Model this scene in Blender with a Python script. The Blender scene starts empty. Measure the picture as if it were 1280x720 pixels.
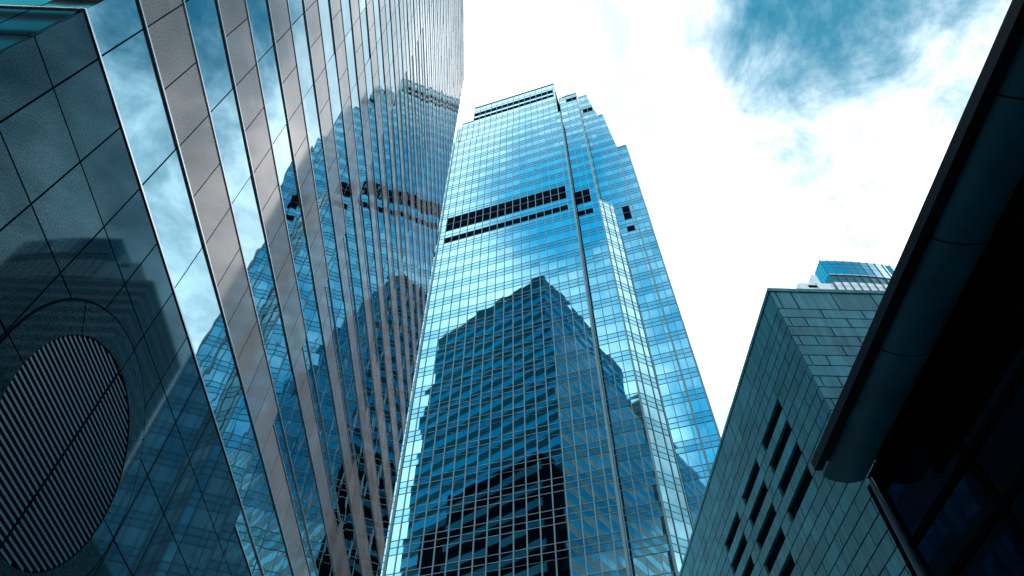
import bpy, math, random
from math import radians as rad, sin, cos, pi
from mathutils import Vector, Matrix
random.seed(7)
S = bpy.context.scene
COL = S.collection

# ---------------------------------------------------------------- camera
cam_d = bpy.data.cameras.new("camera"); cam = bpy.data.objects.new("camera", cam_d); COL.objects.link(cam)
cam.location = (0, 0, 1.6)
cam.rotation_euler = (rad(90 + 53.955), 0, 0)          # looking up along +Y
cam_d.sensor_width = 36.0; cam_d.lens = 24.0
cam_d.clip_start = 0.1; cam_d.clip_end = 4000
S.camera = cam

# ---------------------------------------------------------------- sky, sun, exposure
SUN_EL, SUN_AZ = 55.0, -85.0                            # azimuth clockwise from +Y
W = bpy.data.worlds.new("World"); S.world = W; W.use_nodes = True
nt = W.node_tree; nt.nodes.clear()
def N(t, **k):
    n = nt.nodes.new(t)
    for a, b in k.items(): setattr(n, a, b)
    return n
L = lambda a, b: nt.links.new(a, b)
out = N('ShaderNodeOutputWorld'); bg = N('ShaderNodeBackground'); bg.inputs['Strength'].default_value = 0.1
sky = N('ShaderNodeTexSky'); sky.sky_type = 'NISHITA'; sky.sun_disc = False
sky.sun_elevation = rad(SUN_EL); sky.sun_rotation = rad(SUN_AZ)
sky.air_density = 1.0; sky.dust_density = 0.4; sky.ozone_density = 2.0
tint = N('ShaderNodeMix', data_type='RGBA', blend_type='MULTIPLY'); tint.inputs[0].default_value = 1.0
L(sky.outputs[0], tint.inputs[6]); tint.inputs[7].default_value = (0.0, 1.50, 1.42, 1)
tc = N('ShaderNodeTexCoord')
def vec_const(v):
    n = N('ShaderNodeCombineXYZ')
    for i in range(3): n.inputs[i].default_value = v[i]
    return n.outputs[0]
def mth(op, a, b=None, clamp=False):
    n = N('ShaderNodeMath', operation=op, use_clamp=clamp)
    for i, v in enumerate((a, b)):
        if v is None: continue
        if isinstance(v, (int, float)): n.inputs[i].default_value = v
        else: L(v, n.inputs[i])
    return n.outputs[0]
def dirvec(az, el):
    a, e = rad(az), rad(el); return (sin(a) * cos(e), cos(a) * cos(e), sin(e))
# flatten directions on to a cloud deck
sep = N('ShaderNodeSeparateXYZ'); L(tc.outputs['Generated'], sep.inputs[0])
zz = mth('ADD', mth('MAXIMUM', sep.outputs[2], 0.02), 0.35)
comb = N('ShaderNodeCombineXYZ'); L(mth('DIVIDE', sep.outputs[0], zz), comb.inputs[0]); L(mth('DIVIDE', sep.outputs[1], zz), comb.inputs[1])
def noise(scale, detail, rough, dist, off):
    m = N('ShaderNodeMapping'); m.inputs['Location'].default_value = off; L(comb.outputs[0], m.inputs['Vector'])
    n = N('ShaderNodeTexNoise'); n.inputs['Scale'].default_value = scale; n.inputs['Detail'].default_value = detail
    n.inputs['Roughness'].default_value = rough; n.inputs['Distortion'].default_value = dist
    L(m.outputs[0], n.inputs['Vector']); return n.outputs[0]
n1 = noise(2.6, 9, 0.62, 0.35, (3.1, 1.7, 0.2)); n2 = noise(9.0, 6, 0.65, 0.6, (0.4, 5.2, 0.7))
dens = mth('ADD', mth('MULTIPLY', mth('SUBTRACT', n1, 0.5), 2.6), mth('MULTIPLY', mth('SUBTRACT', n2, 0.5), 0.8))
dens = mth('ADD', dens, 1.05)
def hole(az, el, r_in, r_out, depth):
    d = N('ShaderNodeVectorMath', operation='DOT_PRODUCT'); L(tc.outputs['Generated'], d.inputs[0]); L(vec_const(dirvec(az, el)), d.inputs[1])
    r = N('ShaderNodeMapRange', interpolation_type='SMOOTHSTEP'); L(d.outputs['Value'], r.inputs[0])
    r.inputs[1].default_value = cos(rad(r_out)); r.inputs[2].default_value = cos(rad(r_in)); r.inputs[3].default_value = 0; r.inputs[4].default_value = depth
    return r.outputs[0]
for h in ((74, 56, 1, 23, 0.85), (-168, 57, 5, 17, 0.68), (-150, 62, 2, 8, 0.4), (-170, 36, 4, 12, 0.5), (-46, 50, 14, 32, 0.85), (146, 46, 9, 19, 1.0)):
    dens = mth('SUBTRACT', dens, hole(*h))
cov = N('ShaderNodeMapRange', interpolation_type='SMOOTHSTEP'); L(dens, cov.inputs[0])
cov.inputs[1].default_value = -0.05; cov.inputs[2].default_value = 1.35
cov2 = mth('MINIMUM', mth('ADD', mth('MULTIPLY', cov.outputs[0], 0.98), 0.02), 1.0)
cl = N('ShaderNodeMix', data_type='RGBA'); L(mth('MULTIPLY', mth('SUBTRACT', dens, 0.2), 1.6, True), cl.inputs[0])
cl.inputs[6].default_value = (7.5, 15.5, 19.0, 1); cl.inputs[7].default_value = (35.0, 34.0, 34.5, 1)
# the cloud is thickest and dimmest over the far end of the street
glow = N('ShaderNodeMapRange', interpolation_type='SMOOTHSTEP'); gd = N('ShaderNodeVectorMath', operation='DOT_PRODUCT')
L(tc.outputs['Generated'], gd.inputs[0]); L(vec_const(dirvec(38, 55)), gd.inputs[1]); L(gd.outputs['Value'], glow.inputs[0])
glow.inputs[1].default_value = cos(rad(65)); glow.inputs[2].default_value = cos(rad(25)); glow.inputs[3].default_value = 1.0; glow.inputs[4].default_value = 0.92
lit = N('ShaderNodeVectorMath', operation='SCALE'); n3 = noise(2.1, 7, 0.6, 0.5, (7.3, 2.9, 0.1)); thin = N('ShaderNodeMapRange', interpolation_type='SMOOTHSTEP'); L(n3, thin.inputs[0])
thin.inputs[1].default_value = 0.33; thin.inputs[2].default_value = 0.53
cl2 = N('ShaderNodeMix', data_type='RGBA'); L(thin.outputs[0], cl2.inputs[0]); cl2.inputs[6].default_value = (11.5, 14.0, 15.3, 1); L(cl.outputs[2], cl2.inputs[7])
L(cl2.outputs[2], lit.inputs[0]); L(glow.outputs[0], lit.inputs['Scale'])
mix = N('ShaderNodeMix', data_type='RGBA'); L(cov2, mix.inputs[0]); 
# the southern sky, away from the cloud, is the brightest blue
gain = mth('ADD', hole(-168, 54, 10, 40, 2.6), 1.0)
gain = mth('ADD', gain, hole(-46, 50, 10, 40, 1.2)); gain = mth('ADD', gain, hole(146, 46, 8, 30, 1.2))
blue = N('ShaderNodeVectorMath', operation='SCALE'); L(tint.outputs[2], blue.inputs[0]); L(gain, blue.inputs['Scale']); L(blue.outputs[0], mix.inputs[6]); L(lit.outputs[0], mix.inputs[7])
L(mix.outputs[2], bg.inputs['Color']); L(bg.outputs[0], out.inputs[0])
sun_d = bpy.data.lights.new("sun", 'SUN'); sun = bpy.data.objects.new("sun", sun_d); COL.objects.link(sun)
sun_d.energy = 0.5; sun_d.angle = rad(12); sun_d.color = (1, 0.96, 0.9)
sun.rotation_euler = Vector(dirvec(SUN_AZ, SUN_EL)).to_track_quat('Z', 'Y').to_euler(); sun.location = (0, -30, 260)
S.view_settings.view_transform = 'Standard'; S.view_settings.look = 'None'; S.view_settings.gamma = 1
S.view_settings.exposure = 0.0; S.view_settings.use_curve_mapping = False
S.render.engine = 'CYCLES'; S.cycles.max_bounces = 8; S.cycles.glossy_bounces = 6; S.cycles.diffuse_bounces = 3
S.cycles.sample_clamp_indirect = 6.0

# ---------------------------------------------------------------- materials
def material(name, base, metallic=0.0, rough=0.5, ior=1.5, vary=0.0, vscale=1.0, speck=0.0, speck_scale=90.0, bump=0.0, bscale=0.7, streak=0.0, spec=0.5, tintc=None, pane=0.0):
    m = bpy.data.materials.new(name); m.use_nodes = True; t = m.node_tree; b = t.nodes['Principled BSDF']
    b.inputs['Metallic'].default_value = metallic; b.inputs['Roughness'].default_value = rough
    b.inputs['IOR'].default_value = ior; b.inputs['Specular IOR Level'].default_value = spec
    b.inputs['Base Color'].default_value = (*base, 1)
    if tintc: b.inputs['Specular Tint'].default_value = (*tintc, 1)
    co = t.nodes.new('ShaderNodeTexCoord')
    col = None
    def scaled(src, lo, hi):
        nonlocal col
        r = t.nodes.new('ShaderNodeMapRange'); t.links.new(src, r.inputs[0]); r.inputs[1].default_value = 0.3; r.inputs[2].default_value = 0.7
        r.inputs[3].default_value = lo; r.inputs[4].default_value = hi
        mx = t.nodes.new('ShaderNodeMix'); mx.data_type = 'RGBA'; mx.blend_type = 'MULTIPLY'; mx.inputs[0].default_value = 1
        if col is None: mx.inputs[6].default_value = (*base, 1)
        else: t.links.new(col, mx.inputs[6])
        t.links.new(r.outputs[0], mx.inputs[7]); col = mx.outputs[2]
    def ns(scale, detail, stretch=None):
        n = t.nodes.new('ShaderNodeTexNoise'); n.inputs['Scale'].default_value = scale; n.inputs['Detail'].default_value = detail
        if stretch:
            mp = t.nodes.new('ShaderNodeMapping'); mp.inputs['Scale'].default_value = stretch
            t.links.new(co.outputs['Object'], mp.inputs[0]); t.links.new(mp.outputs[0], n.inputs['Vector'])
        else: t.links.new(co.outputs['Object'], n.inputs['Vector'])
        return n.outputs[0]
    if vary: scaled(ns(vscale, 5), 1 - vary, 1 + vary)
    if speck: scaled(ns(speck_scale, 2), 1 - speck, 1 + speck)
    if streak: scaled(ns(1.0, 4, (3.0, 3.0, 0.35)), 1 - streak, 1 + streak)
    if pane:                                            # per panel tone, stored on the faces
        at = t.nodes.new('ShaderNodeAttribute'); at.attribute_name = 'tone'; at.attribute_type = 'GEOMETRY'
        scaled(at.outputs['Fac'], 1 - pane, 1 + pane)
    if col is not None: t.links.new(col, b.inputs['Base Color'])
    if bump:
        bp = t.nodes.new('ShaderNodeBump'); bp.inputs['Distance'].default_value = bump; bp.inputs['Strength'].default_value = 1.0
        t.links.new(ns(bscale, 2), bp.inputs['Height']); t.links.new(bp.outputs[0], b.inputs['Normal'])
    return m
M = {}
M['granite'] = material('polished_granite', (0.245, 0.228, 0.222), rough=0.05, ior=1.42, vary=0.12, vscale=0.6, speck=0.5, speck_scale=32, pane=0.14)
M['darkened_end_band'] = material('end_wall_band_darkened', (0.012, 0.05, 0.065), rough=0.2, vary=0.15, pane=0.15, spec=0.3)  # stands in for granite, coloured dark so the mirrored end wall reads dark
M['base_granite'] = material('base_granite_shade_toned', (0.014, 0.036, 0.048), metallic=0.5, rough=0.035, ior=1.25, tintc=(0.35, 0.78, 1.0), vary=0.14, vscale=0.6, speck=0.65, speck_scale=32, pane=0.16)  # same granite, with vignette and street shade put into the colour
M['strip_glass'] = material('strip_glass', (0.19, 0.375, 0.455), metallic=1, rough=0.012, bump=0.0052, bscale=0.45)
M['tower_glass'] = material('tower_glass', (0.15, 0.355, 0.425), metallic=1, rough=0.012, bump=0.0010, bscale=0.5, pane=0.2)
M['spandrel'] = material('spandrel_glass', (0.09, 0.285, 0.36), metallic=1, rough=0.03, bump=0.0010, bscale=0.5, pane=0.15)
M['mullion'] = material('mullion_aluminium', (0.11, 0.20, 0.235), metallic=0.0, rough=0.5, spec=0.2, vary=0.1)
M['trim'] = material('trim_steel', (0.62, 0.66, 0.68), metallic=0.9, rough=0.22, vary=0.08)
M['dark'] = material('dark_void', (0.002, 0.005, 0.008), rough=0.8, vary=0.2, spec=0.0)
M['louvre_dark'] = material('louvre_dark', (0.001, 0.005, 0.011), rough=0.6, vary=0.2, spec=0.0)
M['blade'] = material('louvre_blade', (0.014, 0.065, 0.10), metallic=0.3, rough=0.35, vary=0.15)
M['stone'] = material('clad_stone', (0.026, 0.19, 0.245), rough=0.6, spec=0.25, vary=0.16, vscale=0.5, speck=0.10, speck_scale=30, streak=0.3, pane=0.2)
M['canopy'] = material('canopy_metal', (0.004, 0.17, 0.29), rough=0.45, vary=0.22, vscale=0.9, streak=0.1)
M['canopy_lip'] = material('canopy_lip', (0.004, 0.014, 0.024), rough=0.5, vary=0.2, spec=0.1)
M['black_metal'] = material('black_metal', (0.002, 0.005, 0.009), rough=0.6, vary=0.2, spec=0.0)
M['shop_glass'] = material('shop_glass', (0.002, 0.007, 0.010), metallic=0.7, rough=0.04, ior=1.3, spec=0.10, vary=0.2, tintc=(0.3, 0.65, 1.0))
M['pipe'] = material('pipe_metal', (0.015, 0.06, 0.10), metallic=0.2, rough=0.4, vary=0.15)
M['roof'] = material('roof_concrete', (0.28, 0.28, 0.27), rough=0.9, vary=0.15)
M['far_glass'] = material('far_glass', (0.28, 0.46, 0.52), metallic=1, rough=0.05)
M['far_pale'] = material('far_pale_cladding', (0.34, 0.42, 0.45), rough=0.5, vary=0.1)
M['far_dark'] = material('far_dark_glass', (0.03, 0.10, 0.13), metallic=0.3, rough=0.15)
M['far_wall'] = material('far_wall', (0.16, 0.19, 0.20), rough=0.6, vary=0.15, vscale=0.3)
M['asphalt'] = material('asphalt', (0.05, 0.05, 0.052), rough=0.9, vary=0.2, vscale=0.8, speck=0.3, speck_scale=60)
M['paving'] = material('paving', (0.22, 0.21, 0.20), rough=0.8, vary=0.15)
M['kerb'] = material('kerb_stone', (0.30, 0.30, 0.29), rough=0.8, vary=0.15)
M['paint'] = material('road_paint', (0.75, 0.75, 0.72), rough=0.7, vary=0.1)

# ---------------------------------------------------------------- helpers
class MB:
    def __init__(self): self.v = []; self.f = []; self.t = []
    def face(self, pts, tone=0.5):
        i = len(self.v); self.v += [tuple(p) for p in pts]; self.f.append(tuple(range(i, i + len(pts)))); self.t.append(tone)
    def box(self, x0, x1, y0, y1, z0, z1, tone=0.5):
        i = len(self.v)
        self.v += [(x, y, z) for z in (z0, z1) for y in (y0, y1) for x in (x0, x1)]
        for q in ((0, 2, 3, 1), (4, 5, 7, 6), (0, 1, 5, 4), (2, 6, 7, 3), (0, 4, 6, 2), (1, 3, 7, 5)):
            self.f.append(tuple(i + k for k in q)); self.t.append(tone)
    def prism(self, poly, z0, z1, tone=0.5):            # poly: (x, y) counter-clockwise
        n = len(poly); i = len(self.v)
        self.v += [(x, y, z0) for x, y in poly] + [(x, y, z1) for x, y in poly]
        self.f.append(tuple(i + k for k in reversed(range(n)))); self.f.append(tuple(i + n + k for k in range(n))); self.t += [tone, tone]
        for k in range(n):
            self.f.append((i + k, i + (k + 1) % n, i + n + (k + 1) % n, i + n + k)); self.t.append(tone)
    def extrude(self, poly, y0, y1, tone=0.5):          # poly: (x, z) section swept along y
        n = len(poly); i = len(self.v)
        self.v += [(x, y0, z) for x, z in poly] + [(x, y1, z) for x, z in poly]
        self.f.append(tuple(i + k for k in range(n))); self.f.append(tuple(i + n + k for k in reversed(range(n)))); self.t += [tone, tone]
        for k in range(n):
            self.f.append((i + (k + 1) % n, i + k, i + n + k, i + n + (k + 1) % n)); self.t.append(tone)
    def cyl(self, c0, c1, r, n=14, tone=0.5):
        a, b = Vector(c0), Vector(c1); d = (b - a).normalized()
        u = d.orthogonal().normalized(); w = d.cross(u); i = len(self.v)
        for p in (a, b):
            for k in range(n):
                q = p + (u * cos(2 * pi * k / n) + w * sin(2 * pi * k / n)) * r; self.v.append(tuple(q))
        for k in range(n):
            self.f.append((i + k, i + (k + 1) % n, i + n + (k + 1) % n, i + n + k)); self.t.append(tone)
        self.f.append(tuple(i + k for k in reversed(range(n)))); self.f.append(tuple(i + n + k for k in range(n))); self.t += [tone, tone]
    def build(self, name, mat, parent=None, smooth=False):
        me = bpy.data.meshes.new(name); me.from_pydata(self.v, [], self.f); me.update()
        at = me.attributes.new('tone', 'FLOAT', 'FACE'); at.data.foreach_set('value', self.t)
        if smooth: me.polygons.foreach_set('use_smooth', [True] * len(me.polygons))
        me.materials.append(M[mat])
        o = bpy.data.objects.new(name, me); COL.objects.link(o)
        if parent is not None: o.parent = parent
        return o
def thing(name, label, cat, loc=(0, 0, 0), rotz=0.0, group=None):
    o = bpy.data.objects.new(name, None); COL.objects.link(o); o.location = loc; o.rotation_euler = (0, 0, rotz)
    o.empty_display_size = 1.0; o['label'] = label; o['category'] = cat
    if group: o['group'] = group
    return o
def struct(name, mb, mat):
    o = mb.build(name, mat); o['kind'] = 'structure'; return o
def tone():
    r = random.random(); return .5 + random.gauss(0, .035) + (random.uniform(-.2, .2) if r < .07 else 0)
def rnd(): return random.uniform(0.3, 0.7)
def tilted(mb, o, eu, ev, w, h, amp, tone=0.5):
    """one pane: corner o, unit edges eu, ev, leaning very slightly out of true"""
    o, eu, ev = Vector(o), Vector(eu), Vector(ev); n = eu.cross(ev)
    a, b = random.gauss(0, amp), random.gauss(0, amp)
    pts = []
    for i, j in ((0, 0), (1, 0), (1, 1), (0, 1)):
        pts.append(o + eu * (w * i) + ev * (h * j) + n * (a * (i - .5) * w + b * (j - .5) * h))
    mb.face(pts, tone)

# ---------------------------------------------------------------- setting
g = MB(); g.face([(-700, -700, 0), (700, -700, 0), (700, 900, 0), (-700, 900, 0)]); struct('ground', g, 'paving')
ra = rad(1.9)
def placed(o): o.rotation_euler = (0, 0, ra); return o
g = MB(); g.face([(0.6, -160, .004), (6.2, -160, .004), (6.2, 60, .004), (0.6, 60, .004)]); placed(struct('road', g, 'asphalt'))
g = MB(); g.box(0.3, 0.6, -160, 60, 0.0, 0.13); g.box(6.2, 6.5, -160, 60, 0, 0.13); placed(struct('kerb', g, 'kerb'))
g = MB()
for k in range(-40, 15): g.face([(3.33, k * 4, .008), (3.47, k * 4, .008), (3.47, k * 4 + 2, .008), (3.33, k * 4 + 2, .008)])
placed(struct('road_marking', g, 'paint'))

# ---------------------------------------------------------------- left building: bands of polished granite and mirror glass
A = rad(2.1)
LB = thing('office_building', 'polished granite office block with mirror glass bands and a round louvred vent', 'office building',
           (-7.5 * cos(A), -7.5 * sin(A), 0), A)
S0, S1, WN = 3.43, 44.3, -40.0         # south end, north end (along the street), back
Z0, FL, NF = 14.36, 4.0, 29
ROOF = Z0 + FL * NF
c = MB(); c.box(WN + .1, -0.09, S0 + .09, S1 - .09, 0, ROOF - .3); c.build('core', 'dark', LB)
def edges_s(step, a, b):
    r = [a]; x = 4.28
    while x < b - .05:
        if x > a + .05: r.append(x)
        x += step
    return r + [b]
GS = edges_s(1.345, S0, S1); PS = edges_s(2.69, S0, S1)
NX = [0.0]; x = -0.9
while x > WN + .3: NX.append(x); x -= 1.345
NX.append(WN)
NP = [0.0] + [v for i, v in enumerate(NX[1:-1]) if i % 2 == 0] + [WN]
J = 0.018
def granite_rows(mb, z0, z1, full=True):
    for a, b in zip(GS, GS[1:]): mb.box(-.07, 0, a + J, b - J, z0, z1, rnd())
    for a, b in zip(NX, NX[1:]):
        mb.box(b + J, a - J if a < 0 else -.072, S0, S0 + .07, z0, z1, rnd())
def glass_row(mb, z0, z1, s_from=None, s_to=None):
    for a, b in zip(PS, PS[1:]):
        if s_from is not None and (b < s_from + .2 or a > s_to - .2): continue
        if s_from is not None: a = max(a, s_from); b = min(b, s_to)
        tilted(mb, (-.018, a + J, z0), (0, 1, 0), (0, 0, 1), b - a - 2 * J, z1 - z0, 0.0038)
    if s_from is not None: return
    for a, b in zip(NP, NP[1:]):
        tilted(mb, (a - J, S1 - .018, z0), (-1, 0, 0), (0, 0, 1), a - b - 2 * J, z1 - z0, 0.0038)
        tilted(mb, (b + J, S0 + .018, z0), (1, 0, 0), (0, 0, 1), a - b - 2 * J, z1 - z0, 0.0038)
def trim_ring(mb, z, h=.05, d=.03, y0=S0, y1=S1):
    mb.box(-.04, d, y0 - d, y1 + d, z, z + h)
    if y0 == S0 and y1 == S1:
        mb.box(WN, -.041, S1 - .04, S1 + d, z, z + h); mb.box(WN, -.041, S0 - d, S0 + .04, z, z + h)
NA, NB = 17.75, 29.8                    # stretch where the windows reach lower
for k in range(NF):
    zb = Z0 + FL * k; low = k < 14
    m = MB(); glass_row(m, zb + .03, zb + 1.92)
    if low: glass_row(m, zb - .62, zb - .01, NA, NB)
    m.build('glass_band', 'strip_glass', LB)
    # granite above this glass
    m = MB(); zt = zb + FL
    if k < NF - 1 and k + 1 < 14:       # top cut away between NA and NB
        granite_rows(m, zb + 2.0, zt - .73)
        for a, b in zip(GS, GS[1:]):
            if b <= NA + .05: m.box(-.07, 0, a + J, min(b, NA) - J, zt - .73, zt - .075, rnd())
            elif a >= NB - .6: m.box(-.07, 0, max(a, NB) + J, b - J, zt - .73, zt - .075, rnd())
            elif a < NA < b: m.box(-.07, 0, a + J, NA - J, zt - .73, zt - .075, rnd())
        for a, b in zip(NX, NX[1:]):
            m.box(b + J, a - J if a < 0 else -.072, S0, S0 + .07, zt - .73, zt - .075, rnd())
    else: granite_rows(m, zb + 2.0, zt - .075 if k < NF - 1 else ROOF)
    m.build('granite_band', 'granite', LB)
    m = MB(); zt = zt - .075 if k < NF - 1 else ROOF
    for a, b in zip(NX, NX[1:]): m.box(b + J, a - J if a < 0 else -.072, S1 - .07, S1, zb + 2.0, zt, rnd())
    m.build('spandrel_band', 'darkened_end_band', LB)  # end wall granite courses in the darkened colour
    m = MB(); trim_ring(m, zb - .025)
    m.build('metal_trim', 'trim', LB)
    m = MB(); trim_ring(m, zb + 1.95)
    if low: m.box(-.04, .028, NA, NB, zb - .67, zb - .625)
    m.build('metal_trim', 'trim', LB)
# granite base: courses of square slabs, the round vent let in
c = MB()
RC, RR, RO = (9.66, 9.66), 2.02, 2.62
CZ = [0.0, 1.99, 3.525, 5.06, 6.59, 8.13, 9.66, 11.23, 12.77, Z0]
for z0, z1 in zip(CZ, CZ[1:]):
    for a, b in zip(GS, GS[1:]):
        cy, cz = (a + b) / 2, (z0 + z1) / 2
        far = max(math.hypot(y - RC[0], z - RC[1]) for y in (a, b) for z in (z0, z1))
        if far < RR + .1: continue
        zt = z1 - J
        if z1 == Z0:
            zt = Z0 - .075
            if b > NA and a < NB: zt = Z0 - .73
            if a < NA < b:
                c.box(-.07, 0, a + J, NA - J, z0 + J, Z0 - .075, rnd()); a = NA
        near_in = math.hypot(min(max(RC[0], a), b) - RC[0], min(max(RC[1], z0), z1) - RC[1])
        if near_in >= RR + .05: c.box(-.07, 0, a + J, b - J, z0 + J, zt, rnd())
        else:                           # slab cut by the vent: keep what lies outside the circle
            t0 = rnd(); ns = 24
            for i in range(ns):
                ya, yb = a + J + (b - a - 2 * J) * i / ns, a + J + (b - a - 2 * J) * (i + 1) / ns
                ym = max(abs(ya - RC[0]), abs(yb - RC[0])) if False else min(abs(ya - RC[0]), abs(yb - RC[0]))
                h = math.sqrt(max(0, (RR + .06) ** 2 - ym * ym))
                if z1 <= RC[1] + .05: 
                    q = min(zt, RC[1] - h) if h > 0 else zt
                    if q > z0 + J + .01: c.box(-.07, 0, ya, yb, z0 + J, q, t0)
                else:
                    q = max(z0 + J, RC[1] + h) if h > 0 else z0 + J
                    if q < zt - .01: c.box(-.07, 0, ya, yb, q, zt, t0)
    for a, b in zip(NX, NX[1:]):
        c.box(b + J, a - J if a < 0 else -.072, S1 - .07, S1, z0 + J, z1 - (J if z1 < Z0 else .05), rnd())
        c.box(b + J, a - J if a < 0 else -.072, S0, S0 + .07, z0 + J, z1 - (J if z1 < Z0 else .05), rnd())
c.build('granite_base', 'base_granite', LB)
vent = MB(); seg = 96
for k in range(seg):                    # dark backing disc, set inside the wall
    a0, a1 = 2 * pi * k / seg, 2 * pi * (k + 1) / seg
    vent.face([(-.088, *RC), (-.088, RC[0] + 2.6 * cos(a0), RC[1] + 2.6 * sin(a0)), (-.088, RC[0] + 2.6 * cos(a1), RC[1] + 2.6 * sin(a1))])
    vent.face([(p, RC[0] + (RR + .005) * cos(q), RC[1] + (RR + .005) * sin(q)) for p, q in ((-.088, a0), (.014, a0), (.014, a1), (-.088, a1))])
vo = vent.build('round_vent', 'dark', LB)
ring = MB()
for k in range(8):                      # eight ring stones
    t0 = rnd()
    for i in range(16):
        a0 = pi / 4 * k + .006 + (pi / 4 - .012) * i / 16; a1 = pi / 4 * k + .006 + (pi / 4 - .012) * (i + 1) / 16
        P = lambda r, a, x: (x, RC[0] + r * cos(a), RC[1] + r * sin(a))
        ring.face([P(RR, a0, .016), P(RO, a0, .016), P(RO, a1, .016), P(RR, a1, .016)], t0)
        ring.face([P(RO, a0, .016), P(RO, a0, .002), P(RO, a1, .002), P(RO, a1, .016)], t0)
ring.build('stone_ring', 'base_granite', vo)
ring = MB()
for k in range(128):
    a0, a1 = 2 * pi * k / 128, 2 * pi * (k + 1) / 128
    ring.face([P(RO - .01, a0, .004), P(RO + .045, a0, .004), P(RO + .045, a1, .004), P(RO - .01, a1, .004)])
ring.build('ring_joint', 'dark', vo)
bl = MB(); z = RC[1] - RR + .05
while z < RC[1] + RR - .03:
    zm = z - RC[1]; h = math.sqrt(max(.01, RR ** 2 - max(abs(zm), abs(zm + .05)) ** 2)) - .01
    for sg in (-1, 1):
        y0, y1 = sorted((RC[0] + sg * .03, RC[0] + sg * h))
        bl.face([(.006, y0, z), (.006, y1, z), (-.004, y1, z + .052), (-.004, y0, z + .052)])
        bl.face([(.006, y0, z), (-.07, y0, z - .01), (-.07, y1, z - .01), (.006, y1, z)])
    z += .107
bl.build('louvre', 'blade', vo)
# set-back top storeys, seen only mirrored in the tower
PX0, PY1, PT = -2.4, S1 - 1.0, 151.0
c = MB(); c.box(WN + 1, PX0 - .06, S0 + 2, PY1 - .06, ROOF - .2, PT - .2); c.build('penthouse', 'dark', LB)
z = ROOF
k = 0
while z < PT - 1:
    m = MB(); hh = 1.95 if k % 2 else 2.05
    if z + hh > PT - 3: hh = PT - z
    st = 2.69
    y = S0 + 2
    while y < PY1 - .1:
        y2 = min(y + st, PY1); tilted(m, (PX0, y + J, z + J), (0, 1, 0), (0, 0, 1), y2 - y - 2 * J, hh - 2 * J, 0.0012, rnd()); y = y2
    x = PX0
    while x > WN + 1.1:
        x2 = max(x - st, WN + 1); tilted(m, (x - J, PY1, z + J), (-1, 0, 0), (0, 0, 1), x - x2 - 2 * J, hh - 2 * J, 0.0012, rnd()); x = x2
    last = z + hh > PT - .5
    m.build('glass_band' if (k % 2 and not last) else 'spandrel_band', 'strip_glass' if (k % 2 and not last) else 'darkened_end_band', LB)
    z += hh; k += 1
c = MB(); c.box(WN, .0, S0, S1, ROOF + .003, ROOF + .05); c.build('roof', 'roof', LB)

# ---------------------------------------------------------------- centre: glass tower
TZ = -rad(17.7)
TW = thing('glass_tower', 'tall blue mirror glass tower with stepped crown and two dark louvre bands', 'skyscraper', (12.718, 68.938, 0), TZ)
ZS, TOP = 175.7, 200.0
# solid cores behind the curtain wall (local x = u to the right, y = depth)
core = MB()
core.box(-30.0, -.1, .12, 40, 0, ZS - .3); core.box(-28, -.7, .9, 40, ZS - .3, 190); core.box(-25.3, -.7, .9, 40, 190, TOP - .6)
core.box(-34.9, -30.0, 2.62, 38, 0, 183); core.box(-30.9, -28.1, 2.62, 38, 183, 191.5)
core.box(-.1, 4.9, 2.42, 38, 0, 191.3)
core.box(4.9, 14.2, 9.12, 38, 0, 163.8)
core.prism([(4.9, 9.2), (4.9, 2.55), (7.62, 5.25), (7.62, 9.2)], 0, 129.2)
core.box(4.9, 10.2, 9.12, 36, 163.8, 187)
core.build('core', 'dark', TW)
# facets of the curtain wall: start point, direction, list of mullion stations, z range, polygon limit on the right
def stations(a, b, first, step=1.711):
    r = [a]; x = first
    while x < b - .05:
        if x > a + .05: r.append(x)
        x += step
    return r + [b]
C45 = math.sqrt(.5); ch = 2.76 / C45
def r3(z):                              # right edge of the rear wing steps in as it rises
    for z0, u0, z1, u1 in ((164.2, 12.05, 187.3, 10.75), (187.3, 9.5, 196.2, 8.35), (196.2, 8.35, 205.2, 7.66)):
        if z <= z1 + .01: return u0 + (u1 - u0) * max(0, (z - z0)) / (z1 - z0)
    return 7.66
F1 = stations(-29.9, 0.0, -28.555)
FAC = {
 'front':  dict(o=(0, 0), e=(1, 0), st=F1, z0=0, z1=ZS),
 'crown':  dict(o=(0, .75), e=(1, 0), st=[s for s in F1 if -28.6 < s < -.7] + [-.62], z0=ZS, z1=190.0),
 'crown2': dict(o=(0, .75), e=(1, 0), st=[-25.25] + [s for s in F1 if -24.9 < s < -.7] + [-.62], z0=190.0, z1=TOP),
 'left':   dict(o=(0, 2.5), e=(1, 0), st=[-35.0, -33.6, -31.9, -30.2, -29.92], z0=0, z1=183.2),
 'left2':  dict(o=(0, 2.5), e=(1, 0), st=[-30.9, -30.2, -28.6, -28.0], z0=183.2, z1=191.8),
 'second': dict(o=(0, 2.3), e=(1, 0), st=[.06, 1.9, 3.6, 5.0], z0=0, z1=191.6),
 'bevel':  dict(o=(5.0, 2.3), e=(C45, C45), st=[0, 1.1, 2.8, ch], z0=0, z1=129.35),
 'rear':   dict(o=(0, 9.0), e=(1, 0), st=[5.02, 7.76, 9.25, 10.95, 11.7, 12.95, 14.3], z0=0, z1=164.2),
 'rear2':  dict(o=(0, 9.0), e=(1, 0), st=[5.02, 6.3, 7.76, 9.5, 10.95, 12.05], z0=164.2, z1=187.3, lim=r3),
 'rear3':  dict(o=(0, 9.0), e=(1, 0), st=[5.02, 5.55, 7.0, 8.45, 9.5], z0=187.3, z1=205.2, lim=r3),
}
ZB, FH = 46.65 - 10 * 4.63, 4.63       # floor line grid: spandrel rows at z, z+1.03 ; vision glass z+2.06 .. z+4.63
rows = []
k = 0
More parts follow.
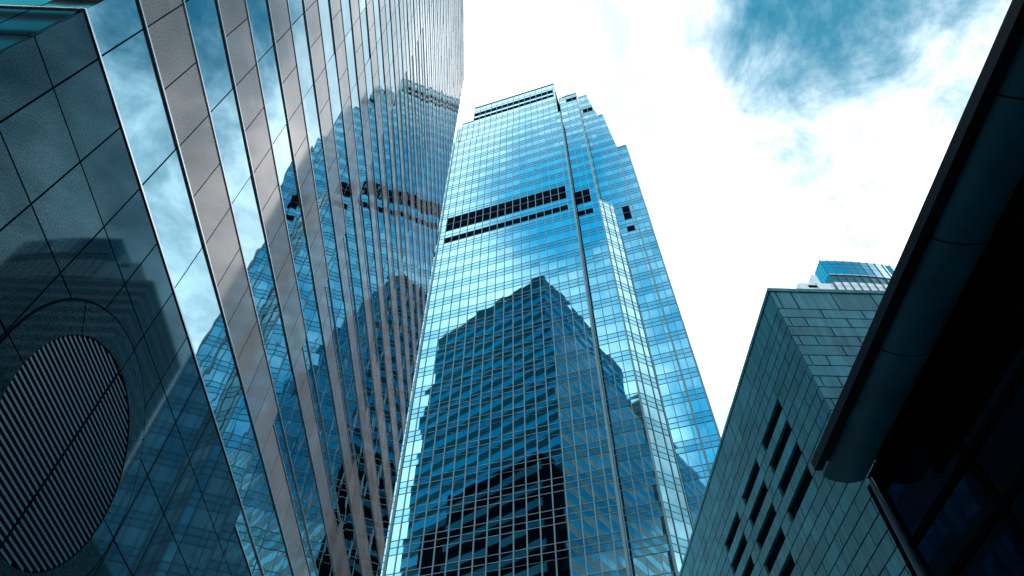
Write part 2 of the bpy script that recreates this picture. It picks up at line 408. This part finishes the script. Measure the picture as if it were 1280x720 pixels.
while ZB + FH * k < 207:
    z = ZB + FH * k
    rows += [('s', z, z + 1.03, k), ('s', z + 1.03, z + 2.06, k), ('v', z + 2.06, z + FH, k)]
    k += 1
LOUV = [(129.0, 131.85), (131.85, 134.7), (124.15, 126.25)]
LOUV_TOP = [(189.6, 191.95), (193.2, 195.5)]
def louvred(key, z, u0, u1):
    if key in ('front', 'left', 'second', 'rear') and 124.0 < z < 134.9:
        if key == 'front' and (u1 > -1.1 or u0 < -28.6): return None
        if key == 'second' and not (u0 < 3): return None
        if key == 'rear' and not (9.2 < u0 < 10): return None
        if key == 'left' and not (-32.2 < u0 < -30.6): return None
        for a, b in LOUV:
            if a - .01 <= z < b - .05: return (a, b)
    if key == 'crown2' and u1 < -1.0:
        for a, b in LOUV_TOP:
            if a - .01 <= z < b - .05: return (a, b)
    if key == 'second' and u0 > 1 and u1 < 5.1 and u1 < 5.1 and 186.9 < z < 189.2: return (186.9, 189.2)
    if key == 'rear3' and 5.4 < u0 < 8 and 192.2 < z < 195: return (192.2, 195)
    return None
def split_rows(key):
    f = FAC[key]; cuts = {f['z0'], f['z1']}
    if key.startswith('rear') or key in ('front', 'left', 'second', 'bevel'):
        cuts |= {124.15, 126.25, 129.0, 131.85, 134.7}
    if key == 'crown2': cuts |= {189.6, 191.95, 193.2, 195.5}
    if key == 'second': cuts |= {186.9, 189.2}
    if key == 'rear3': cuts |= {192.2, 195.0}
    blocks = [(124.15, 126.25), (129.0, 134.7)] if f['z0'] < 120 and f['z1'] > 129 else []
    if key == 'crown2': blocks = [(189.6, 195.5)]
    if key == 'second': blocks = blocks + [(186.9, 189.2)]
    for kind, a, b, k in rows:
        for e in (a, b):
            if f['z0'] < e < f['z1'] and not any(p - .45 < e < q + .45 for p, q in blocks): cuts.add(e)
    cuts = sorted(c for c in cuts if f['z0'] <= c <= f['z1']); out = []
    for a, b in zip(cuts, cuts[1:]):
        m = (a + b) / 2; fk = int((m - ZB) // FH); r = (m - ZB) - fk * FH
        out.append(('s' if r < 2.06 else 'v', a, b, fk))
    return out
BIG = ('front', 'crown', 'crown2', 'second', 'bevel')
vis = []; span = {}; louv = {}; trans = {}
vert = {}
for key, f in FAC.items():
    ox, oy = f['o']; ex, ey = f['e']; st = f['st']; nx, ny = ey, -ex     # outward normal (towards -y for the front)
    P3 = lambda u, off, z: (ox + ex * u + nx * off, oy + ey * u + ny * off, z)
    for kind, a, b, fk in split_rows(key):
        rlim = f['lim']((a + b) / 2) if 'lim' in f else 1e9
        for u0, u1 in zip(st, st[1:]):
            u1 = min(u1, rlim)
            if u1 - u0 < .12: continue
            lv = louvred(key, (a + b) / 2, u0, u1)
            if lv: louv.setdefault((key, 0 if lv[0] < 128 else 1 if lv[0] < 140 else 2 if lv[0] < 192.5 else 3), MB()).face([P3(u0, -.04, a), P3(u1, -.04, a), P3(u1, -.04, b), P3(u0, -.04, b)])
            elif kind == 'v' and key in ('front', 'second', 'bevel', 'rear', 'left', 'crown', 'crown2', 'rear2', 'rear3'):
                m = MB(); tilted(m, P3(u0, 0, a), (ex, ey, 0), (0, 0, 1), u1 - u0, b - a, 0.0032, tone()); vis.append((key, u0, a, m))
            else:
                tilted(span.setdefault((key if key in BIG else 'rest', max(fk, 0) if key in BIG else 0), MB()), P3(u0, 0, a), (ex, ey, 0), (0, 0, 1), u1 - u0, b - a, 0.0026, tone())
        # transoms
        t = trans.setdefault((key if key in BIG else 'rest', (max(fk, 0), a > 128.9 and a < 134, round(a) if a > 186 else 0) if key in BIG else (0, 0, 0)), MB()); U0, U1 = st[0], min(st[-1], rlim)
        if a > f['z0'] + .01:
            p = [P3(U0, .0, a - .04), P3(U1, .0, a - .04), P3(U1, .05, a - .04), P3(U0, .05, a - .04)]
            q = [(x, y, z + .08) for x, y, z in p]
            t.face([p[3], p[2], q[2], q[3]]); t.face([p[0], p[1], p[2], p[3]]); t.face([q[3], q[2], q[1], q[0]])
    for u in st:
        heavy = (key, u) in (('front', 0.0), ('second', 5.0), ('rear', 11.7), ('rear', 14.3), ('front', -29.9))
        wd, dp = (.15, .2) if heavy else (.06, .12)
        z1 = f['z1']
        if 'lim' in f:
            zz_ = f['z0']
            while zz_ < f['z1'] and f['lim'](zz_ + .01) > u - .05: zz_ += .5
            z1 = min(zz_, f['z1'])
        if z1 - f['z0'] < .3: continue
        if key in ('bevel',) and u == 0: continue
        m = MB()
        pl = [P3(u - wd, .002, 0)[:2], P3(u + wd, .002, 0)[:2], P3(u + wd, dp, 0)[:2], P3(u - wd, dp, 0)[:2]]
        m.prism(pl[::-1] if False else pl[::-1], f['z0'], z1); m.build('mullion', 'mullion', TW)
# the hundred windows nearest the street are single panes, the rest one sheet of panes
def wscore(w):
    key, u, z, m = w
    if z < 36 or key in ('left', 'left2'): return 1e9
    return (z - 1.6) ** 2 + (u - 8.8) ** 2 + (0 if key == 'front' else 600)
vis.sort(key=wscore)
for key, u, z, m in vis[:100]: m.build('window', 'tower_glass', TW)
rest = MB()
for key, u, z, m in vis[100:]:
    i = len(rest.v); rest.v += m.v; rest.f += [tuple(k + i for k in q) for q in m.f]; rest.t += m.t
o = rest.build('window', 'tower_glass', TW); o['kind'] = 'stuff'
for k, m in sorted(span.items()):
    o = m.build('spandrel_band', 'spandrel', TW)
    if k[0] == 'rest': o['kind'] = 'stuff'
for k, m in sorted(louv.items()): m.build('louvre_band', 'louvre_dark', TW)
for k, m in sorted(trans.items()):
    o = m.build('transom', 'mullion', TW)
    if k[0] == 'rest': o['kind'] = 'stuff'
# returns, parapets and roof trim
r = MB(); r.box(-.16, -.02, .13, 2.4, 0, ZS); r.build('return_wall', 'far_dark', TW)
r = MB(); r.box(4.9, 5.03, 2.42, 9.0, 129.4, 191.6); r.box(7.66, 7.78, 5.2, 9.0, 0, 129.3); r.build('return_wall', 'far_dark', TW)
r = MB()
r.box(-25.35, -.6, .62, .9, TOP, TOP + .3); r.box(-29.95, 0.05, -.02, .74, ZS, ZS + .12); r.box(-28.6, -25.3, .6, .9, 190, 190.2)
r.box(.85, 5.1, 2.2, 2.5, 191.6, 191.85); r.box(5.0, 7.7, 8.9, 9.1, 205.2, 205.4); r.box(12.0, 14.4, 8.9, 9.12, 164.2, 164.4); r.box(9.45, 10.8, 8.9, 9.1, 187.3, 187.5)
r.build('parapet', 'mullion', TW)
r = MB(); r.face([(1.3, 4.0, 191.5), (5.0, 4.0, 191.5), (1.6, 4.0, 200)]); r.face([(1.3, 4.0, 191.5), (1.6, 4.0, 200), (1.5, 9, 198), (1.3, 9, 191.5)]); r.face([(5, 4, 191.5), (5, 9, 191.5), (1.5, 9, 198), (1.6, 4, 200)])
r.build('skylight', 'far_glass', TW)
r = MB(); r.cyl((-25.2, 1.2, 200), (-25.2, 1.2, 201.6), .12); r.cyl((-25.2, 1.2, 201.5), (-26.8, .6, 202.4), .1); r.build('davit', 'mullion', TW)
r = MB(); r.cyl((7.5, 9.3, 205), (7.5, 9.3, 206.8), .12); r.cyl((7.5, 9.3, 206.7), (8.3, 8.8, 208), .1); r.build('davit', 'mullion', TW)

# ---------------------------------------------------------------- right: stone clad block with slot windows
KS = 1.5
R = rad(1.7)
X = 10 * KS
ST = thing('stone_block', 'stone clad block with staggered courses and rows of dark slot windows, behind the dark canopy', 'building',
           (X * cos(R), X * sin(R), 0), R)
def hz(z): return 1.6 + (z - 1.6) * KS
SC, SE = 14.72 * KS, 62.0              # corner nearest the street, far end
RX = 26.0
c = MB(); c.box(.45, RX, SC + .08, SE, 0, hz(22.1)); c.build('core', 'dark', ST)
lines = [hz(22.18), hz(21.99), hz(20.975)]
z = 20.975
while hz(z) > .4:
    z -= .4975; lines.append(max(hz(z), 0))
G = .032
slots = [(17.22, 19.63), (20.45, 22.85), (23.72, 26.1)]
srow = []
for i in range(7): srow.append((hz(19.05 - 1.0 * i), hz(18.57 - 1.0 * i)))
def slot_at(zt, zb):
    zm = (zt + zb) / 2
    for k, (a, b) in enumerate(srow):
        if b < zm < a: return k
    return None
side = MB(); front = MB()
for i, (zt, zb) in enumerate(zip(lines, lines[1:])):
    if i == 0:
        side.box(-.06, .44, SC + .074, SE, zb + .012, zt); front.box(-.06, RX, SC - .06, SC + .07, zb + .012, zt); continue
    off = 0.98 if i % 2 == 1 else .24
    st = [SC]; y = (14.72 + off) * KS
    while y < SE - .3: st.append(y); y += 1.492 * KS
    st.append(SE)
    k = slot_at(zt, zb)
    cuts = []
    if k is not None:
        cuts = [(a * KS, b * KS) for j, (a, b) in enumerate(slots) if (j == 0 and k < 4) or (j == 1 and k < 5) or (j == 2 and k < 4)]
    for a, b in zip(st, st[1:]):
        pieces = [(a, b)]
        for ca, cb in cuts:
            nw = []
            for p, q in pieces:
                if q <= ca or p >= cb: nw.append((p, q))
                else:
                    if p < ca - .05: nw.append((p, ca))
                    if q > cb + .05: nw.append((cb, q))
            pieces = nw
        t0 = rnd()
        for p, q in pieces: side.box(0, .44, p + (.074 if p == SC else G if p == a else 0), q - (G if q == b else 0), zb + .034, zt - .034, t0)
    fo = .19 if i % 2 == 1 else 0.0
    fs = [0.0] + ([.19 * KS] if i % 2 == 1 else [])
    x = (.77 if i % 2 == 1 else 1.5) * KS
    while x < RX - .3: fs.append(x); x += 1.482 * KS
    fs.append(RX)
    for a, b in zip(fs, fs[1:]):
        front.box(a + (G if a > 0 else 0), b - G, SC, SC + .07, zb + .034, zt - .034, rnd())
side.build('side_wall', 'stone', ST); front.build('front_wall', 'stone', ST)
for j, (a, b) in enumerate(slots):
    for k in range(5 if j == 1 else 4):
        zt, zb = srow[k]; m = MB(); m.face([(.16, a * KS + .01, zb), (.16, b * KS - .01, zb), (.16, b * KS - .01, zt), (.16, a * KS + .01, zt)])
        m.build('slot_window', 'dark', ST)
m = MB(); m.box(.1, RX, SC + .1, SE, hz(22.1), hz(22.1) + .05); m.build('roof', 'roof', ST)

# ---------------------------------------------------------------- right foreground: dark glazed pavilion with a round edged canopy
HC = 9.0; Y = .856 * HC
GP = thing('glazed_pavilion', 'dark glazed building front under a round edged metal canopy, nearest the camera on the right', 'building', (Y * cos(R), Y * sin(R), 0), R)
YE = 1.466 * Y; YS = -26.0
c = MB(); c.box(.12, 20, YS, YE - .02, 0, 1.6 + HC); c.build('core', 'dark', GP)
vs = []; y = YE
while y > YS: vs.append(y); y -= .346 * Y
zs = [1.6 + HC * .99]
z = 1.6 + Y / 1.036
while z > .3: zs.append(z); z -= .1235 * Y
zs.append(.3)
for a, b in zip(vs[1:], vs):
    for z1, z0 in zip(zs, zs[1:]):
        if b < -6: continue
        m = MB(); tilted(m, (.06, b - .03, z0 + .03), (0, -1, 0), (0, 0, 1), b - a - .06, z1 - z0 - .06, .0015); m.build('glass_pane', 'shop_glass', GP)
for y in vs[1:]:
    m = MB(); m.box(.0, .1, y - .05, y + .05, 0, 1.6 + HC * .97); m.build('mullion', 'black_metal', GP)
for z in zs[1:]:
    m = MB(); m.box(.004, .1, YS, YE - .1, z - .055, z + .055); m.build('transom', 'black_metal', GP)
m = MB(); m.cyl((.02, YE - .12, 0), (.02, YE - .12, 1.6 + HC * 1.0), .09, 20); m.build('downpipe', 'pipe', GP, True)
m = MB(); m.box(.0, .12, YE - .02, YE + .16, 0, 1.6 + HC); m.build('corner_post', 'black_metal', GP)
# canopy: lip plate, dark slot, half round belly
zc = 1.6 + HC
canopy = MB()
canopy.box(-.109 * HC, 20, YS, 1.19 * HC, zc + .12, zc + .35); canopy.box(-.02, .1, YS, YE - .05, zc - .35, zc + .119); cp = canopy.build('canopy', 'black_metal', GP)
m = MB(); m.box(-.139 * HC, -.121 * HC, YS, 1.215 * HC, zc, zc + .22); m.box(-.121 * HC + .002, -.1075 * HC, YS, 1.195 * HC, zc + .1, zc + .22)
m.build('fascia', 'canopy_lip', cp)
cx, rr = -.0585 * HC, .0505 * HC
seam = [1.245 * HC]
y = .86 * HC
while y > YS: seam.append(y); y -= .255 * HC
seam.append(YS)
for b, a in zip(seam, seam[1:]):
    m = MB(); sec = [(cx + rr * 1.0 * cos(pi + pi * i / 20), zc + .12 + rr * .46 * sin(pi + pi * i / 20)) for i in range(21)]
    m.extrude(sec, a + .014, b - .014); m.build('belly_panel', 'canopy', cp, False)
m = MB(); sec = [(cx + rr * .97 * cos(pi + pi * i / 20), zc + .12 + rr * .43 * sin(pi + pi * i / 20)) for i in range(21)]
m.extrude(sec, YS, 1.24 * HC); m.build('belly_lining', 'dark', cp)
m = MB(); m.cyl((-.022 * HC, YS, zc + .05), (-.022 * HC, 1.1 * HC, zc + .05), .012, 8); m.build('edge_wire', 'mullion', cp)

# ---------------------------------------------------------------- far right: tower with a curved glass crown
CT = thing('curved_crown_tower', 'distant tower with a curved glass crown showing above the stone block', 'skyscraper', (98.3, 121.5, 0), R)
def arc(x): return 0.0035 * (x - 4) ** 2 - .05
b = MB(); b.box(-18, 38, .6, 34, 0, 163); b.build('tower_body', 'far_wall', CT)
for k in range(40):
    z = 2 + 4 * k; m = MB(); m.box(-18.05, 38.05, .5, 34, z + 1.4, z + 3.6); m.build('window_band', 'far_dark', CT)
b = MB(); b.box(-10.8, -.2, .4, 24, 163, 171.4); b.build('side_block', 'far_pale', CT)
b = MB(); b.prism([(-5.4, .1), (-4.0, .1), (-4.0, 5), (-5.4, 5)], 163, 175.5); b.build('fin_wall', 'far_pale', CT)
b = MB(); b.box(-8.2, -5.6, .3, .5, 169.0, 170.2); b.build('vent_opening', 'dark', CT)
xs = [i * 2.55 for i in range(13)]
pts = [(x, arc(x)) for x in xs]
b = MB(); b.prism([(x + .1 if i == 0 else x, y + .3) for i, (x, y) in enumerate(pts)] + [(31, 30), (.1, 30)], 163, 183.0); b.build('crown_core', 'far_dark', CT)
def strip(name, mat, z0, z1, off, sub=1):
    b = MB()
    for (x0, y0), (x1, y1) in zip(pts, pts[1:]): b.face([(x0, y0 + off, z0), (x1, y1 + off, z0), (x1, y1 + off, z1), (x0, y0 + off, z1)])
    b.face([(off * .3, 5.3, z0), (off * .3, off, z0), (off * .3, off, z1), (off * .3, 5.3, z1)])
    return b.build(name, mat, CT)
strip('crown_glass', 'far_glass', 175.6, 183.4, 0.0); strip('dark_band', 'far_dark', 172.0, 175.5, .25); strip('lower_glass', 'far_pale', 163.2, 171.9, .15)
b = MB()
for x, y in pts: b.box(x - .09, x + .09, y - .22, y + .3, 163.2, 183.45)
for z in (165.2, 167.4, 169.6, 173.8, 179.5, 181.5):
    for (x0, y0), (x1, y1) in zip(pts, pts[1:]): b.face([(x0, y0 - .12, z), (x1, y1 - .12, z), (x1, y1 - .12, z + .12), (x0, y0 - .12, z + .12)])
for y in (1.3, 2.6, 3.9): b.box(-.15, .0, y - .06, y + .06, 175.6, 183.4)
b.build('fin', 'far_dark', CT)
b = MB()
for (x0, y0), (x1, y1) in zip(pts, pts[1:]):
    b.face([(x0, y0 - .15, 175.5), (x1, y1 - .15, 175.5), (x1, y1 - .15, 175.75), (x0, y0 - .15, 175.75)])
    b.face([(x0, y0 - .15, 183.3), (x1, y1 - .15, 183.3), (x1, y1 - .15, 183.6), (x0, y0 - .15, 183.6)])
b.build('cornice', 'far_pale', CT)
b = MB(); b.face([(17.5, 1.0, 176), (23, 1.0, 176), (23, 1.0, 182.9), (21.5, 1, 182.9)]); b.face([(17.5, 1, 176), (21.5, 1, 182.9), (21.5, 9, 182.9), (17.5, 9, 176)]); b.build('roof_wedge', 'far_glass', CT)
b = MB(); b.cyl((8.2, 3, 183), (8.2, 3, 187), .3); b.build('antenna', 'mullion', CT)

# ---------------------------------------------------------------- low dark block north of the office building (seen mirrored in the tower)
LD = thing('low_block', 'low dark block just past the far end of the granite office building', 'building', (-7.5 * cos(A), -7.5 * sin(A), 0), A)
b = MB(); b.box(-24, -1.2, S1 + .4, S1 + 5, 0, 86); b.box(-30, -24, S1 + .4, S1 + 5, 0, 80); b.build('wall', 'black_metal', LD)
for k in range(14):
    b = MB(); b.box(-23.95, -1.25, S1 + 4.9, S1 + 5.03, 30 + 4 * k, 31.6 + 4 * k); b.build('window_band', 'far_dark', LD)

# ---------------------------------------------------------------- buildings behind the camera, met as reflections; the dark block is added to shade the street
TN = thing('office_building', 'twin granite striped block mirrored in the narrow right facets of the tower', 'office building', (-7.5 * cos(A), -7.5 * sin(A), 0), A)
b = MB(); b.box(-45, -3.1, -58, -6.1, 0, 149.9); b.build('core', 'far_wall', TN)
for k in range(37):
    z0 = 2.3 + 4 * k; m = MB()
    for y0, y1, x in ((-58, -6, -3.0),):
        m.face([(x, y0, z0), (x, y1, z0), (x, y1, z0 + 1.95), (x, y0, z0 + 1.95)]); m.face([(-45, y1, z0), (x, y1, z0), (x, y1, z0 + .02), (-45, y1, z0 + .02)])
    m.build('glass_band', 'strip_glass', TN)
    m = MB(); m.box(-45, -2.95, -58, -5.95, z0 + 1.97, z0 + 3.98); m.build('granite_band', 'granite', TN)
b = MB(); b.box(-45, -2.98, -58, -5.98, 0, 2.2); b.build('base', 'granite', TN)
SB = thing('office_building', 'plain dark block added to shade the street, mirrored low in the tower at its right edge', 'office building', (0, 0, 0), R)
b = MB(); b.box(11, 60, -70, -12, 0, 52); b.build('wall', 'far_wall', SB)  # added out of view to close off open sky and darken the street
for k in range(12):
    b = MB(); b.box(10.95, 60, -70, -11.95, 4 + 4 * k, 6 + 4 * k); b.build('window_band', 'far_dark', SB)
